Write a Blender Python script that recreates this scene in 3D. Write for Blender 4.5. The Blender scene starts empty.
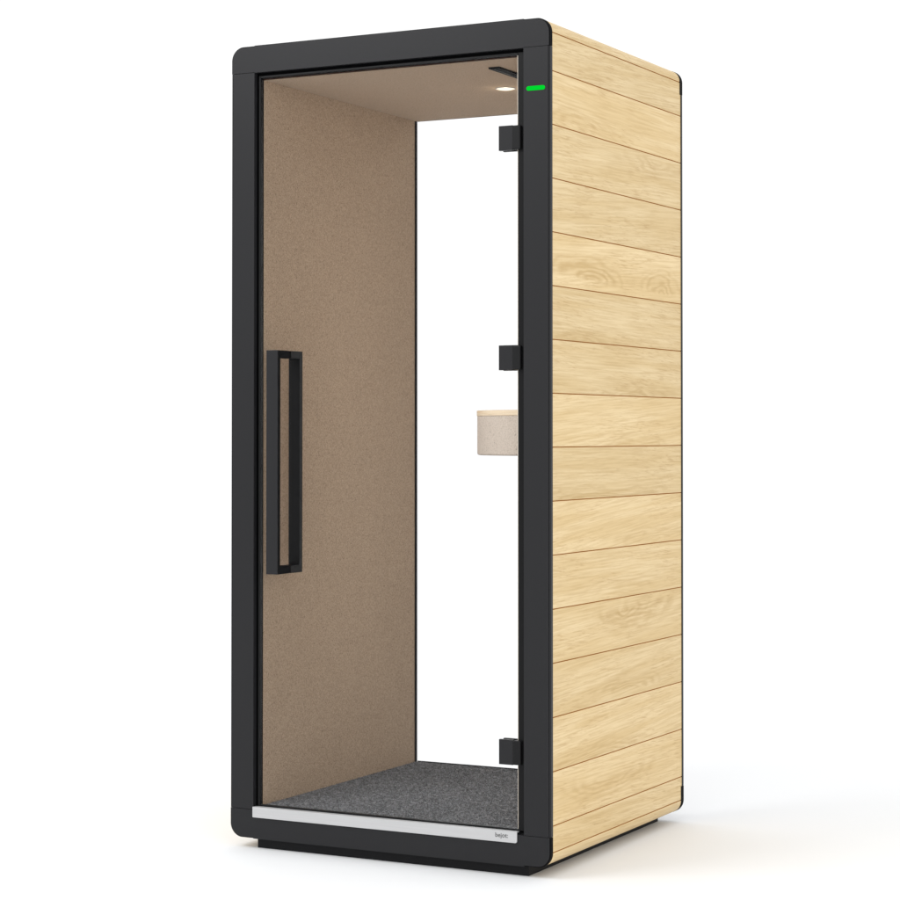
import bpy, bmesh, math, random
from mathutils import Vector
random.seed(7)
S = bpy.context.scene
COL = S.collection
PI = math.pi

# ---------------------------------------------------------------- dimensions (metres)
GZ = 0.0225                     # ground level in the survey frame; everything is lowered by it
ROOT = Vector((0.0, 0.468, GZ)) # base of the booth
HW = 0.491                      # half width
D = 0.936                       # depth
ZB, ZT = 0.05, 2.25             # bottom / top of frame
PI_X = 0.4152                   # inner edge of posts
R = 0.038                       # corner radius
IX = 0.402                      # interior half width
FZ, CZ = 0.141, 2.1555          # carpet / ceiling

# ---------------------------------------------------------------- materials
def mat(name, col=(.5,.5,.5), rough=.5, spec=.5, metal=0.0):
    m = bpy.data.materials.new(name); m.use_nodes = True
    b = m.node_tree.nodes['Principled BSDF']
    b.inputs['Base Color'].default_value = (*col, 1)
    b.inputs['Roughness'].default_value = rough
    b.inputs['Specular IOR Level'].default_value = spec
    b.inputs['Metallic'].default_value = metal
    return m
class NT:
    def __init__(s, m): s.t = m.node_tree; s.b = s.t.nodes['Principled BSDF']
    def n(s, kind, **kw):
        x = s.t.nodes.new(kind)
        for k, v in kw.items():
            if k in x.inputs.keys() and not hasattr(x, k): x.inputs[k].default_value = v
            else: setattr(x, k, v)
        return x
    def l(s, a, b): s.t.links.new(a, b)
    def math(s, op, a, b=0.0, c=None):
        x = s.t.nodes.new('ShaderNodeMath'); x.operation = op
        for i, v in enumerate((a, b, c)):
            if v is None: continue
            if isinstance(v, (int, float)): x.inputs[i].default_value = v
            else: s.l(v, x.inputs[i])
        return x.outputs[0]
    def noise(s, vec, scale, detail=2, rough=.5, dist=0.0, dim='3D'):
        x = s.t.nodes.new('ShaderNodeTexNoise'); x.noise_dimensions = dim
        x.inputs['Scale'].default_value = scale; x.inputs['Detail'].default_value = detail
        x.inputs['Roughness'].default_value = rough; x.inputs['Distortion'].default_value = dist
        s.l(vec, x.inputs['Vector']); return x.outputs['Fac']
    def comb(s, x, y, z):
        c = s.t.nodes.new('ShaderNodeCombineXYZ')
        for i, v in enumerate((x, y, z)):
            if isinstance(v, (int, float)): c.inputs[i].default_value = v
            else: s.l(v, c.inputs[i])
        return c.outputs[0]
    def ramp(s, fac, stops):
        r = s.t.nodes.new('ShaderNodeValToRGB'); e = r.color_ramp.elements
        while len(e) < len(stops): e.new(.5)
        for q, (p, c) in zip(e, stops):
            q.position = p; q.color = (*c, 1) if len(c) == 3 else c
        s.l(fac, r.inputs[0]); return r.outputs[0]
    def smooth(s, v, lo, hi):
        x = s.t.nodes.new('ShaderNodeMapRange'); x.interpolation_type = 'SMOOTHSTEP'
        x.inputs['From Min'].default_value = lo; x.inputs['From Max'].default_value = hi
        s.l(v, x.inputs['Value']); return x.outputs[0]
    def mix(s, fac, a, b, mode='MIX'):
        x = s.t.nodes.new('ShaderNodeMix'); x.data_type = 'RGBA'; x.blend_type = mode
        for i, v in ((0, fac), (6, a), (7, b)):
            if isinstance(v, (int, float)): x.inputs[i].default_value = v
            elif isinstance(v, tuple): x.inputs[i].default_value = (*v, 1)
            else: s.l(v, x.inputs[i])
        return x.outputs[2]
    def bump(s, h, strength, dist):
        x = s.t.nodes.new('ShaderNodeBump'); x.inputs['Strength'].default_value = strength
        x.inputs['Distance'].default_value = dist; s.l(h, x.inputs['Height'])
        s.l(x.outputs[0], s.b.inputs['Normal'])

def coated(name, col, rough=.45, spec=.35):
    """powder coated metal: a very fine grain in the lacquer"""
    m = mat(name, col, rough, spec); g = NT(m)
    tc = g.n('ShaderNodeTexCoord').outputs['Object']
    n = g.noise(tc, 900, 2)
    g.l(g.mix(n, tuple(c*.9 for c in col), tuple(c*1.1 for c in col)), g.b.inputs['Base Color'])
    g.bump(n, .05, .0004)
    return m
M = {}
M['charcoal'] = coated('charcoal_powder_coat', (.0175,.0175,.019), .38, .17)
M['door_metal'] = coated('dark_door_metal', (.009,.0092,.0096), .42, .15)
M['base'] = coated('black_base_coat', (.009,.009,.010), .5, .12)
M['rubber_and_shade'] = coated('black_rubber_and_shade', (.0035,.0035,.004), .7, .06)  # rubber parts; also the painted shade on cap edges and handle body
M['black_gloss'] = coated('black_plastic_and_shade', (.0055,.0055,.006), .40, .14)  # plastic parts; also the painted shade of the inner handle

def wood_mat(name, base, dark, light, plank=True):
    m = mat(name, base, .5, .3); g = NT(m)
    tc = g.n('ShaderNodeTexCoord').outputs['Object']
    sp = g.n('ShaderNodeSeparateXYZ'); g.l(tc, sp.inputs[0])
    X, Y, Z = sp.outputs
    if plank:
        idx = g.math('FLOOR', g.math('DIVIDE', g.math('SUBTRACT', Z, 0.1576-GZ), 0.1396))
    else:
        idx = g.math('FLOOR', g.math('MULTIPLY', Z, 1.0))
    wn = g.n('ShaderNodeTexWhiteNoise', noise_dimensions='1D'); g.l(idx, wn.inputs['W'])
    wn2 = g.n('ShaderNodeTexWhiteNoise', noise_dimensions='1D'); g.l(g.math('ADD', idx, 31.7), wn2.inputs['W'])
    off = g.math('MULTIPLY', wn.outputs['Value'], 37.0)
    # each plank drawn from its own board, the grain line tilted a little
    tilt = g.math('MULTIPLY', g.math('SUBTRACT', wn2.outputs['Value'], .5), .16)
    Zt = g.math('ADD', Z, g.math('MULTIPLY', Y, tilt))
    Yo = g.math('ADD', Y, off)
    # cathedral figure: nested arches round a heart that sits near one edge of some boards
    st0 = g.noise(g.comb(5, g.math('MULTIPLY', Yo, 3.0), g.math('MULTIPLY', Zt, 22.0)), 1.0, 3, .5)
    wv = g.noise(g.comb(9, g.math('MULTIPLY', Yo, 4.0), 0), 1.0, 2, .5)
    wn3 = g.n('ShaderNodeTexWhiteNoise', noise_dimensions='1D'); g.l(g.math('ADD', idx, 74.3), wn3.inputs['W'])
    wn4 = g.n('ShaderNodeTexWhiteNoise', noise_dimensions='1D'); g.l(g.math('ADD', idx, 11.9), wn4.inputs['W'])
    zl = g.math('SUBTRACT', g.math('DIVIDE', g.math('SUBTRACT', Z, 0.1576-GZ), 0.1396), idx)      # 0..1 up the board
    wob = g.noise(g.comb(2, g.math('MULTIPLY', Yo, 9.0), g.math('MULTIPLY', Zt, 34.0)), 1.0, 3, .55)
    ringfig = None
    # board, heart along y, heart up the board, length, height, side it opens to, strength
    for bi, yc, zc, ay, az, sg, amp in ((10, -.20, .22, .30, .55, 1, 1.0), (10, .30, .20, .20, .50, 1, .8), (3, .16, .86, .42, .62, -1, .7),
                                   (3, .02, .80, .22, .5, -1, .5), (9, -.24, -.02, .34, .30, 1, .6), (8, .10, -.05, .30, .35, 1, .8), (7, .1, -.10, .4, .4, 1, .45),
                                   (6, -.1, -.02, .6, .30, 1, .8), (2, .05, .20, .32, .30, 1, .7), (1, -.15, .02, .5, .35, 1, .7), (12, .28, .9, .3, .5, -1, .55),
                                   (13, -.3, .1, .35, .5, 1, .5), (5, .25, .1, .4, .35, 1, .6), (0, -.1, .6, .45, .5, -1, .6), (4, .1, .15, .5, .4, 1, .4)):
        on_ = g.math('COMPARE', idx, float(bi), .1)
        dz = g.math('MULTIPLY', g.math('SUBTRACT', g.math('ADD', zl, g.math('MULTIPLY', g.math('SUBTRACT', st0, .5), .5)), zc), sg/az)
        dy = g.math('DIVIDE', g.math('SUBTRACT', g.math('ADD', Y, g.math('MULTIPLY', g.math('SUBTRACT', wv, .5), .25)), yc), ay)
        dd = g.math('SQRT', g.math('ADD', g.math('MULTIPLY', dy, dy), g.math('MULTIPLY', dz, dz)))
        ph = g.math('ADD', g.math('MULTIPLY', g.math('POWER', dd, .8), 30.0), g.math('MULTIPLY', wob, 5.0))
        rg_ = g.math('POWER', g.math('ADD', g.math('MULTIPLY', g.math('SINE', ph), .5), .5), 1.3)
        f_ = g.math('MULTIPLY', g.math('SUBTRACT', 1.0, g.smooth(dd, .30, 1.25)), g.smooth(dz, -.22, .16))
        soft = g.math('ADD', g.math('MULTIPLY', rg_, .68), .22)
        q_ = g.math('MULTIPLY', g.math('MULTIPLY', g.math('MULTIPLY', soft, f_), on_), amp)
        ringfig = q_ if ringfig is None else g.math('ADD', ringfig, q_)
    # straight fine streaks
    st = g.noise(g.comb(0, g.math('MULTIPLY', Yo, 5.0), g.math('MULTIPLY', Zt, 190.0)), 1.0, 4, .65, .3)
    st2 = g.noise(g.comb(0, g.math('MULTIPLY', Yo, 1.3), g.math('MULTIPLY', Zt, 24.0)), 1.0, 3, .55, .3)
    # short dark pores
    po = g.noise(g.comb(0, g.math('MULTIPLY', Yo, 15.0), g.math('MULTIPLY', g.math('ADD', Zt, g.math('MULTIPLY', Y, .06)), 250.0)), 1.0, 3, .6, .4)
    pm = g.noise(g.comb(3.3, g.math('MULTIPLY', Yo, 3.2), g.math('MULTIPLY', Zt, 17.0)), 1.0, 3, .5)
    pore = g.math('MULTIPLY', g.smooth(po, .50, .68), g.smooth(pm, .40, .62))
    c = g.mix(g.smooth(st2, .36, .64), light, base)
    c = g.mix(g.math('MULTIPLY', g.smooth(st, .36, .72), .50), c, dark)
    c = g.mix(g.math('MINIMUM', g.math('MULTIPLY', ringfig, .85), .9), c, dark)
    c = g.mix(g.math('MULTIPLY', pore, .42), c, (dark[0]*.84, dark[1]*.74, dark[2]*.62))
    # board to board tone
    tone = g.math('ADD', g.math('MULTIPLY', wn4.outputs['Value'], .10), .94)
    c2 = g.n('ShaderNodeVectorMath', operation='SCALE'); g.l(c, c2.inputs[0]); g.l(tone, c2.inputs['Scale'])
    g.l(c2.outputs[0], g.b.inputs['Base Color'])
    g.bump(g.math('SUBTRACT', st, g.math('MULTIPLY', pore, .8)), .10, .0008)
    return m
M['oak'] = wood_mat('light_oak_veneer', (.676,.502,.256), (.475,.312,.118), (.755,.588,.335))
M['trim'] = mat('dark_brown_edge', (.045,.018,.010), .6, .2)
M['groove'] = mat('oak_groove', (.40,.180,.045), .7, .1)
M['desk_oak'] = wood_mat('pale_oak_top', (.86,.70,.50), (.78,.60,.40), (.90,.76,.57), False)

def fabric(name, a, b, c, scale=420):
    m = mat(name, a, .95, .05); g = NT(m)
    tc = g.n('ShaderNodeTexCoord').outputs['Object']
    n1 = g.noise(tc, scale, 3, .75); n2 = g.noise(tc, scale*2.3, 2, .7); n3 = g.noise(tc, 9, 3, .5)
    v = g.n('ShaderNodeTexVoronoi'); v.inputs['Scale'].default_value = scale*.55; g.l(tc, v.inputs['Vector'])
    k = g.math('ADD', g.math('MULTIPLY', n1, .65), g.math('MULTIPLY', n2, .35))
    col = g.ramp(k, [(.33, c), (.5, a), (.66, b)])
    fl = g.math('MULTIPLY', g.smooth(g.noise(tc, scale*.62, 1), .66, .74), .55)
    col = g.mix(fl, col, tuple(x*.45 for x in c))
    col = g.mix(g.math('MULTIPLY', g.smooth(n3, .3, .7), .04), col, c)
    g.l(col, g.b.inputs['Base Color'])
    g.b.inputs['Sheen Weight'].default_value = .12
    g.b.inputs['Sheen Roughness'].default_value = .5
    g.bump(k, .5, .0012)
    return m
M['felt'] = fabric('beige_brown_felt', (.475,.355,.248), (.66,.51,.37), (.25,.175,.115), 300)
M['desk_felt'] = fabric('pale_desk_felt', (.62,.535,.455), (.70,.62,.54), (.46,.385,.315), 260)
M['carpet'] = fabric('grey_carpet', (.185,.193,.205), (.54,.555,.58), (.024,.025,.027), 115)

M['aluminium'] = mat('brushed_aluminium', (.66,.66,.67), .38, .5, .25)
g = NT(M['aluminium']); tc = g.n('ShaderNodeTexCoord').outputs['Object']
mp = g.n('ShaderNodeMapping'); mp.inputs['Scale'].default_value = (6, 900, 900); g.l(tc, mp.inputs[0])
nn = g.noise(mp.outputs[0], 1, 2); g.l(g.mix(nn, (.45,.45,.455), (.55,.55,.555)), g.b.inputs['Base Color'])
M['ink'] = mat('grey_print', (.10,.10,.10), .6)
M['seal'] = mat('pale_glass_edge', (.62,.55,.46), .5)

m = mat('clear_glass'); t = m.node_tree; t.nodes.clear()
o = t.nodes.new('ShaderNodeOutputMaterial'); tr = t.nodes.new('ShaderNodeBsdfTransparent')
gl = t.nodes.new('ShaderNodeBsdfGlossy'); gl.inputs['Roughness'].default_value = .01
fr = t.nodes.new('ShaderNodeFresnel'); fr.inputs['IOR'].default_value = 1.16
mx = t.nodes.new('ShaderNodeMixShader'); tr.inputs[0].default_value = (1,1,1,1)
t.links.new(fr.outputs[0], mx.inputs[0]); t.links.new(tr.outputs[0], mx.inputs[1])
t.links.new(gl.outputs[0], mx.inputs[2]); t.links.new(mx.outputs[0], o.inputs[0]); M['glass'] = m

def emit(name, col, st):
    m = mat(name, (0,0,0), .9, 0); b = m.node_tree.nodes['Principled BSDF']
    b.inputs['Emission Color'].default_value = (*col, 1); b.inputs['Emission Strength'].default_value = st
    return m
M['green'] = emit('green_status_light', (.0,.70,.03), 1.0)
M['lamp'] = emit('warm_led', (1,.86,.66), 1.45)

# ---------------------------------------------------------------- mesh helpers
def link(name, bm, m, parent=None, smooth=False, auto=None):
    """bm in survey coordinates -> mesh object whose data sit about the booth's base"""
    me = bpy.data.meshes.new(name)
    bmesh.ops.recalc_face_normals(bm, faces=bm.faces)
    org = ROOT
    bmesh.ops.translate(bm, vec=-org, verts=bm.verts)
    bm.to_mesh(me); bm.free()
    for q in (m if isinstance(m, (list, tuple)) else [m]): me.materials.append(M[q])
    ob = bpy.data.objects.new(name, me); COL.objects.link(ob)
    if parent is None: ob.location = org
    else: ob.parent = parent
    if smooth:
        for p in me.polygons: p.use_smooth = True
    return ob
def box(bm, x0, x1, y0, y1, z0, z1, bev=0.0, seg=2, mi=0):
    t = bmesh.new(); bmesh.ops.create_cube(t, size=1)
    for v in t.verts:
        v.co = Vector(((x0+x1)/2+v.co.x*(x1-x0), (y0+y1)/2+v.co.y*(y1-y0), (z0+z1)/2+v.co.z*(z1-z0)))
    if bev: bmesh.ops.bevel(t, geom=t.edges[:], offset=bev, segments=seg, profile=.5, affect='EDGES')
    merge(bm, t, mi)
def merge(bm, t, mi=0):
    vm = {v: bm.verts.new(v.co) for v in t.verts}
    for f in t.faces:
        n = bm.faces.new([vm[v] for v in f.verts]); n.material_index = mi if mi else f.material_index
    t.free()
def extrude_poly(bm, pts, axis, a, b, mi=0, edge_mi=None):
    """prism of a closed 2-D outline; axis = the extrusion axis"""
    def P(p, h):
        return {'y': (p[0], h, p[1]), 'z': (p[0], p[1], h), 'x': (h, p[0], p[1])}[axis]
    A = [bm.verts.new(P(p, a)) for p in pts]; B = [bm.verts.new(P(p, b)) for p in pts]
    n = len(pts)
    f1 = bm.faces.new(A); f2 = bm.faces.new(B[::-1]); f1.material_index = f2.material_index = mi
    for i in range(n):
        f = bm.faces.new((A[i], A[(i+1) % n], B[(i+1) % n], B[i]))
        f.material_index = edge_mi(i) if edge_mi else mi
def arc(cx, cz, r, a0, a1, n=10):
    return [(cx+r*math.cos(math.radians(a0+(a1-a0)*i/n)), cz+r*math.sin(math.radians(a0+(a1-a0)*i/n))) for i in range(n+1)]
def cyl(bm, c, r, z0, z1, n=32, axis='z'):
    pts = [(c[0]+r*math.cos(2*PI*i/n), c[1]+r*math.sin(2*PI*i/n)) for i in range(n)]
    extrude_poly(bm, pts, axis, z0, z1)

def tag(o, label=None, cat=None, group=None, kind=None):
    if label: o['label'] = label
    if cat: o['category'] = cat
    if group: o['group'] = group
    if kind: o['kind'] = kind

# ---------------------------------------------------------------- setting
bm = bmesh.new()
pts = [bm.verts.new((x, y, GZ)) for x, y in ((-150,-150),(150,-150),(150,150),(-150,150))]
bm.faces.new(pts)
M['floor'] = mat('white_studio_floor', (.86,.86,.86), .7, .2)
g = NT(M['floor']); tc = g.n('ShaderNodeTexCoord').outputs['Object']
g.l(g.mix(g.noise(tc, 3, 3), (.795,.804,.813), (.803,.812,.821)), g.b.inputs['Base Color'])
fl = link('floor', bm, 'floor'); tag(fl, kind='structure')

# ---------------------------------------------------------------- the booth
booth = bpy.data.objects.new('phone_booth', None); COL.objects.link(booth)
booth.location = ROOT; booth.empty_display_size = .3
tag(booth, 'tall single-person booth with oak plank side, charcoal frame and glass door, standing on white floor', 'phone booth')

# frames, front and rear: corner caps, posts, beams
def frame_set(y0, y1, s, front):
    """s: +1 the face looks to -y (front), the chamfer is on the y0 side"""
    yf, yb = (y0, y1) if front else (y1, y0)
    for sx in (-1, 1):
        # post: flat face, a small step, and a side band
        d = 1 if front else -1
        prof = [(PI_X, yf), (.4853, yf), (.4859, yf+d*.0006), (.4859, yf+d*.0025), (.4872, yf+d*.0025),
                (.4872, yf+d*.0010), (.4893, yf+d*.0016), (HW, yf+d*.0040), (HW, yb), (PI_X, yb)]
        if front: pass
        bm = bmesh.new(); extrude_poly(bm, [(sx*a, b) for a, b in prof], 'z', .1310, 2.1742)
        link('post', bm, 'charcoal', booth)
        # caps, rounded at the outer corner; wrapped edge painted black as its shade
        for top in (0, 1):
            zc, zj, e = (2.2492, 2.1754, R) if top else (.0508, .1298, R)
            sg = 1 if top else -1
            out = [(PI_X, zj), (PI_X, zc)] + [(HW-R+R*math.sin(math.radians(a)), zc-sg*R+sg*R*math.cos(math.radians(a))) for a in range(0, 91, 6)] + [(HW, zj)]
            o2 = [(sx*a, b) for a, b in out]
            bm = bmesh.new()
            cx, cz2 = sx*(PI_X+.03), (zj+zc)/2
            k = .0028
            def ins(p, d_=k):   # inset for the bevelled front rim
                x = abs(p[0]); z = p[1]
                x2 = min(x, HW-d_) if x > HW-R-.001 else x
                if x > HW-R-.001 and abs(z-(zc-sg*R)) > 1e-6 and (z-(zc-sg*R))*sg > 0:
                    vx, vz = x-(HW-R), z-(zc-sg*R); l = math.hypot(vx, vz) or 1
                    q = (l-d_)/l; x2 = HW-R+vx*q; z = zc-sg*R+vz*q
                elif abs(z-zc) < 1e-6: z = zc-sg*d_
                return (sx*x2, z)
            yc_ = yb if front else yb-.007
            rows = [([ins(p) for p in o2], yf-d*(0 if front else .0016)), (o2, yf+d*k), (o2, yc_)]
            V = [[bm.verts.new((p[0], h, p[1])) for p in r] for r, h in rows]
            bm.faces.new(V[0]); bm.faces.new(V[-1][::-1])
            for r in range(2):
                for i in range(len(o2)):
                    f = bm.faces.new((V[r][i], V[r][(i+1) % len(o2)], V[r+1][(i+1) % len(o2)], V[r+1][i]))
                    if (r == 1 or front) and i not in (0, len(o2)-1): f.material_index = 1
            link('corner_cap', bm, ['charcoal', 'rubber_and_shade'], booth)
    for z0, z1 in ((2.1742, ZT), (ZB, .1302)):
        bm = bmesh.new(); box(bm, -PI_X, PI_X, y0, y1, z0, z1)
        link('beam', bm, 'charcoal', booth)
frame_set(0.0, .0155, 1, True)
frame_set(D-.0135, D, -1, False)

# oak clad sides: profile with grooves, rounded at top and bottom
def side_panel(sx):
    W = HW-.002; r = R-.004
    zc0, zc1 = .052+r, 2.248-r
    seams = [.1576-.0685] + [.1576+.1396*i for i in range(15)] + [2.2120]
    gw, gd = .0014, .0022
    prof = [(.4205, .052)]; kinds = ['w']
    pts = [(.4205, .052)] + arc(W-r, zc0, r, -90, 0)
    fl_ = []
    out = [(p, 0) for p in pts]
    for z in seams:
        out[-1] = out[-1]
        out += [((W, z-gw), 1), ((W-gd, z), 1), ((W, z+gw), 0)]
    out += [(p, 0) for p in arc(W-r, zc1, r, 0, 90)] + [((.4205, 2.248), 0)]
    # drop a doubled vertex where an arc ends on a seam
    clean = [out[0]]
    for q in out[1:]:
        if math.hypot(q[0][0]-clean[-1][0][0], q[0][1]-clean[-1][0][1]) > 1e-5: clean.append(q)
    zs = [(sx*p[0], p[1]) for p, k in clean]; ks = [k for p, k in clean]
    bm = bmesh.new(); extrude_poly(bm, zs, 'y', .0160, D-.0140, 0, lambda i: ks[i])
    return link('oak_panel', bm, ['oak', 'groove'], booth)
for sx in (1, -1): side_panel(sx)
bm = bmesh.new(); box(bm, -.4200, .4200, .0160, D-.0140, 2.2000, 2.2470); link('roof', bm, 'charcoal', booth)

# plinth
bm = bmesh.new(); box(bm, -.4125, .4200, .0190, .9070, GZ, .0560, .0008, 1); link('plinth', bm, 'base', booth)
bm = bmesh.new(); box(bm, -.4200, .4200, .0160, D-.0140, .0565, .1340); link('floor_slab', bm, 'base', booth)

# lining
bm = bmesh.new(); box(bm, -.4200, -IX, .0310, D-.0260, .1345, 2.1950, .001, 1)
link('wall_lining', bm, 'felt', booth)
bm = bmesh.new(); box(bm, IX, .4200, .0310, D-.0260, .1345, 2.1950, .001, 1)
link('wall_lining', bm, 'felt', booth)
bm = bmesh.new(); box(bm, -IX+.0004, IX-.0004, .0310, D-.0180, CZ, 2.1950, .001, 1)
ceil = link('ceiling_lining', bm, 'felt', booth)

# carpet with tufts
bm = bmesh.new()
box(bm, -IX+.0006, IX-.0006, .0300, D-.0180, .1345, FZ-.002)
for i in range(52000):
    x = random.uniform(-IX+.003, IX-.003); y = random.uniform(.0315, D-.021); a = random.uniform(0, 2*PI)
    w = random.uniform(.0006, .0013); h = random.uniform(.0018, .0048); lx, ly = random.gauss(0, .0016), random.gauss(0, .0016)
    z = FZ-.0022
    v = [bm.verts.new((x-w*math.cos(a), y-w*math.sin(a), z)), bm.verts.new((x+w*math.cos(a), y+w*math.sin(a), z)),
         bm.verts.new((x+lx, y+ly, z+h))]
    bm.faces.new(v)
link('carpet', bm, 'carpet', booth)

bm = bmesh.new(); box(bm, -.4025, .3920, .0257, .0303, 2.1562, 2.1589); link('edge_trim', bm, 'trim', booth)
# rear glazing with a thin black gasket
bm = bmesh.new()
for sx in (-1, 1): box(bm, *sorted((sx*.3995, sx*.4205)), D-.0255, D-.0142, .1350, 2.1940)
box(bm, -.3965, .3965, D-.0175, D-.0142, .1350, .1420); box(bm, -.3965, .3965, D-.0175, D-.0142, 2.1550, 2.1940)
bw = link('rear_window_gasket', bm, 'rubber_and_shade', booth)
bm = bmesh.new(); box(bm, -.3962, .3962, D-.0172, D-.0142-.0002, .1422, 2.1548)
rg = link('rear_window', bm, 'glass', booth)

# ---------------- door jamb (black rebate all round)
bm = bmesh.new()
yr = .0255
box(bm, -.4203, -.4035, yr, .0305, .1360, 2.1940)
box(bm, -.4203, -.4160, .0158, yr, .1360, 2.1940)
box(bm, .3990, .4195, yr, .0305, .1360, 2.1940)
box(bm, -.4035, .3990, yr, .0305, 2.1590, 2.1940)
box(bm, -.4035, .3990, .0160, .0298, .1345, .1385)
link('door_jamb', bm, 'rubber_and_shade', booth)
# door: glass leaf, slim edge profile, handle, hinges
YG = .020
bm = bmesh.new(); box(bm, -.4055, .3905, YG-.004, YG+.004, .1405, 2.1620)
door = link('door', bm, 'glass', booth); door['label'] = 'clear frameless glass door leaf with slim dark edging'
bm = bmesh.new()
e = .0045
box(bm, -.4085, -.4085+.0065, YG-.0075, YG+.0045, .1400, 2.1660, .0012, 2)
box(bm, -.4020, .3925, YG-.0075, YG+.0045, 2.1598, 2.1660, .0012, 2)
box(bm, -.4020, .3925, YG-.0060, YG+.0045, .1385, .1430, .0008, 1)
link('door_edging', bm, 'door_metal', door)
bm = bmesh.new(); box(bm, .3925, .4140, YG-.0060, YG+.0050, .1390, 2.1660)
link('hinge_strip', bm, 'black_gloss', door)
bm = bmesh.new(); box(bm, .3906, .3924, YG-.0050, YG+.0040, .1435, 2.1590)
link('glass_edge', bm, 'seal', door)
# handle: a rectangular loop on each side of the glass
hx0, hx1, hz0, hz1 = -.3452, -.3095, .7848, 1.3985
bw_ = .0165; ht = .0205; so = .0660
def handle(sgn):
    bm = bmesh.new()
    ya, yb = YG+sgn*.0048, YG+sgn*so
    yo = YG+sgn*(so-bw_)
    y_near, y_far = (yo, yb)
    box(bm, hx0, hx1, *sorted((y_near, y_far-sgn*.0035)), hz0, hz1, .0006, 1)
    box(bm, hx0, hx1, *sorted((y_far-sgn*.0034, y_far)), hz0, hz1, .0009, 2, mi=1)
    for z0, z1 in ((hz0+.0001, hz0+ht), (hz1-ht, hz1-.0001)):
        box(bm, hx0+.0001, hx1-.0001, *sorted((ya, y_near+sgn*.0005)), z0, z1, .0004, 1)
    return link('handle', bm, ['rubber_and_shade', 'charcoal'] if sgn < 0 else ['black_gloss', 'black_gloss'], door)  # shade painted in: black body behind the charcoal front, inner loop all dark
handle(-1); handle(1)
for z0, z1 in ((hz0+.001, hz0+ht-.001), (hz1-ht+.001, hz1-.001)):
    bm = bmesh.new(); box(bm, hx0+.0012, hx1-.0012, YG-.0047, YG+.0047, z0, z1)
    link('handle_washer', bm, 'rubber_and_shade', door)
# hinges
for zc in (1.9430, 1.3680, .3410):
    hz = .0325
    bm = bmesh.new()
    box(bm, .3400, .3810, YG-.0140, YG-.0042, zc-hz, zc+hz, .0008, 2)
    box(bm, .3440, .3850, YG+.0042, YG+.0140, zc-hz-.001, zc+hz+.001, .0008, 2)
    h = link('hinge', bm, 'charcoal', door)
    bm = bmesh.new()
    box(bm, .3812, .4040, YG-.0175, YG+.0040, zc-hz+.001, zc+hz-.001, .0030, 3)
    link('knuckle', bm, 'door_metal', h)

# sill strip with the maker's word
bm = bmesh.new()
x0, x1, z0, z1 = -.4150, .3965, .1095, .1385
r = .005
outl = [(x0, z1), (x0, z0+.0015)] + [(x0+.0015, z0)] + [(x1-r+r*math.sin(math.radians(a)), z0+r-r*math.cos(math.radians(a))) for a in range(0, 91, 15)] + [(x1, z1)]
extrude_poly(bm, outl, 'y', -.0040, -.0003)
box(bm, x0+.001, x1-.001, -.0003, .0130, z1-.0030, z1-.0002)
sill = link('sill_strip', bm, 'aluminium', booth)
cu = bpy.data.curves.new('lettering', 'FONT'); cu.body = 'bejot:'; cu.size = .016; cu.extrude = .0002; cu.offset = .00018
tmp = bpy.data.objects.new('lettering_tmp', cu); COL.objects.link(tmp)
dg = bpy.context.evaluated_depsgraph_get(); dg.update()
me = bpy.data.meshes.new_from_object(tmp.evaluated_get(dg)); bpy.data.objects.remove(tmp)
xs = [v.co.x for v in me.vertices]; ys = [v.co.y for v in me.vertices]
k = .0365/(max(xs)-min(xs))
for v in me.vertices:
    x, y, z = v.co
    v.co = Vector((.3345+(x-min(xs))*k, -.0043-z*.6, .1215+y*k)) - ROOT
me.materials.clear(); me.materials.append(M['ink'])
ob = bpy.data.objects.new('lettering', me); COL.objects.link(ob); ob.parent = sill

# status light on the post
bm = bmesh.new(); zc = 2.0668; r = .0058
pts = [(.4297+r*math.cos(math.radians(a)), zc+r*math.sin(math.radians(a))) for a in range(90, 271, 15)] + \
      [(.4713+r*math.cos(math.radians(a)), zc+r*math.sin(math.radians(a))) for a in range(-90, 91, 15)]
extrude_poly(bm, pts, 'y', -.0012, .0002)
link('status_light', bm, 'green', booth)

# ceiling: round downlight and black vent slot
bm = bmesh.new()
cx, cy = .1365, .462
prev = None; N = 48
for k_ in range(6):
    a = math.radians(90*k_/6); rr_ = .0255*math.cos(a)
    row = [bm.verts.new((cx+rr_*math.cos(2*PI*i/N), cy+rr_*math.sin(2*PI*i/N), CZ-.0004-.0050*math.sin(a))) for i in range(N)]
    if prev:
        for i in range(N): bm.faces.new((prev[i], prev[(i+1) % N], row[(i+1) % N], row[i]))
    prev = row
bm.faces.new(prev)
dl = link('downlight', bm, 'lamp', booth)
bm = bmesh.new()
ro, ri = .0285, .0261; N = 48
v = [[bm.verts.new((cx+rr_*math.cos(2*PI*i/N), cy+rr_*math.sin(2*PI*i/N), z)) for i in range(N)] for rr_, z in ((ri, CZ-.0002), (ri, CZ-.0022), (ro, CZ-.0014), (ro, CZ-.0002))]
for a in range(4):
    for i in range(N): bm.faces.new((v[a][i], v[a][(i+1) % N], v[(a+1) % 4][(i+1) % N], v[(a+1) % 4][i]))
link('rim', bm, 'aluminium', dl)
bm = bmesh.new()
box(bm, .2500, .2830, .1260, .7600, CZ-.0050, CZ-.0002, .0010, 2)
vt = link('ceiling_vent', bm, 'rubber_and_shade', booth)
bm = bmesh.new(); box(bm, .2630, .2650, .1300, .7560, CZ-.0062, CZ-.0045); link('vent_rib', bm, 'black_gloss', vt)

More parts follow.
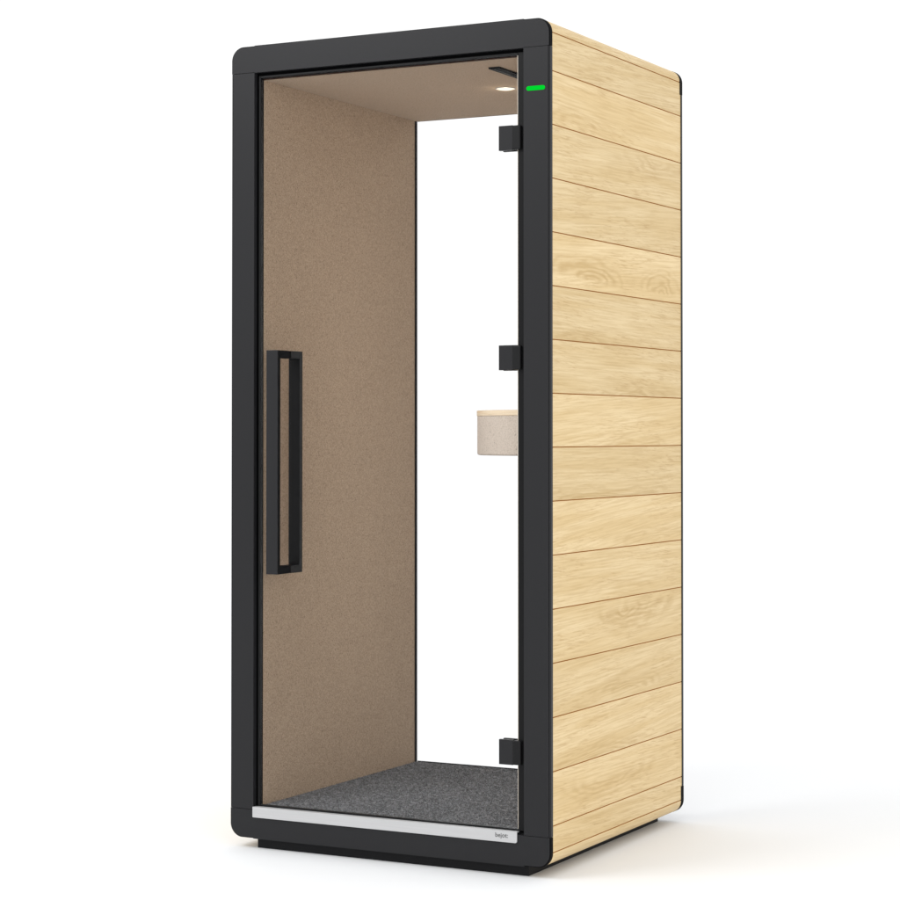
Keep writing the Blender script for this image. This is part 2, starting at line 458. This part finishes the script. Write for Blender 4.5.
# desk on the right wall: felt apron under an oak top, bowed front
def bow(yc, hl, pr, n=48, xw=.4016):
    p = 2.05; pts = []
    for i in range(n+1):
        a = PI/2 - PI*i/n
        c, s = math.cos(a), math.sin(a)
        pts.append((xw-pr*abs(c)**(2/p), yc+hl*(abs(s)**(2/p))*(1 if s >= 0 else -1)))
    return pts
def bow_solid(name, m, z0, z1, ins, parent, rb=0.0, rt=0.0):
    bm = bmesh.new(); layers = []
    def ring(d_, z): return [bm.verts.new((x, y, z)) for x, y in bow(.42, .300-ins-d_, .297-ins-d_)]
    for i in range(5):
        if rb: a = math.radians(90*i/4); layers.append(ring(rb*(1-math.sin(a)), z0+rb*(1-math.cos(a))))
    if not rb: layers.append(ring(0, z0))
    if not rt: layers.append(ring(0, z1))
    for i in range(5):
        if rt: a = math.radians(90*i/4); layers.append(ring(rt*(1-math.cos(a)), z1-rt*(1-math.sin(a))))
    for A, B in zip(layers, layers[1:]):
        n_ = len(A)
        for i in range(n_): bm.faces.new((A[i], A[(i+1) % n_], B[(i+1) % n_], B[i]))
    bm.faces.new(layers[0][::-1]); bm.faces.new(layers[-1])
    ob = link(name, bm, m, parent)
    for p in ob.data.polygons: p.use_smooth = abs(p.normal.z) < .9
    return ob
desk = bow_solid('desk', 'desk_felt', 1.1105, 1.2178, .0012, booth, .006, .001)
bow_solid('desktop', 'desk_oak', 1.2183, 1.2335, 0, desk, .001, .001)

# ---------------------------------------------------------------- light: white studio
w = bpy.data.worlds.new('World'); S.world = w; w.use_nodes = True
t = w.node_tree; bg = t.nodes['Background']
g = NT.__new__(NT); g.t = t; g.b = None
tcw = t.nodes.new('ShaderNodeTexCoord'); sw = t.nodes.new('ShaderNodeSeparateXYZ'); t.links.new(tcw.outputs['Generated'], sw.inputs[0])
g.l(g.math('ADD', g.math('MULTIPLY', g.math('MAXIMUM', sw.outputs[2], 0.0), .36), 1.03), bg.inputs['Strength'])
bg.inputs['Color'].default_value = (1, 1, 1, 1)

def area(name, loc, target, sx, sy, power, col=(1,1,1)):
    L = bpy.data.lights.new(name, 'AREA'); L.shape = 'RECTANGLE'; L.size = sx; L.size_y = sy; L.energy = power; L.color = col
    o = bpy.data.objects.new(name, L); COL.objects.link(o); o.location = loc
    o.rotation_euler = (Vector(target)-Vector(loc)).to_track_quat('-Z', 'Y').to_euler(); return o
area('softbox_left', (-1.8, -2.4, 3.75), (0, 0, 2.5), 2.0, 1.2, 68)
area('softbox_right', (4.8, -5.2, 1.8), (0, 0, .9), 2.4, 2.8, 60)

pl = bpy.data.lights.new('downlight_glow', 'POINT'); pl.energy = .045; pl.color = (1, .84, .62); pl.shadow_soft_size = .006
po_ = bpy.data.objects.new('downlight_glow', pl); COL.objects.link(po_); po_.location = (.1365, .462, CZ-.022)

# ---------------------------------------------------------------- camera
cam = bpy.data.cameras.new('camera'); co = bpy.data.objects.new('camera', cam); COL.objects.link(co)
co.location = (2.8175, -5.0033, 1.1706)
co.rotation_euler = (math.radians(90)+.0181, 0, .4821)
cam.sensor_width = 36; cam.lens = 36*2137.04/900; cam.shift_y = -(450-394.65)/900
cam.clip_end = 500; cam.clip_start = .05
S.camera = co
S.view_settings.view_transform = 'Standard'; S.view_settings.look = 'None'
S.view_settings.exposure = 0; S.view_settings.gamma = 1
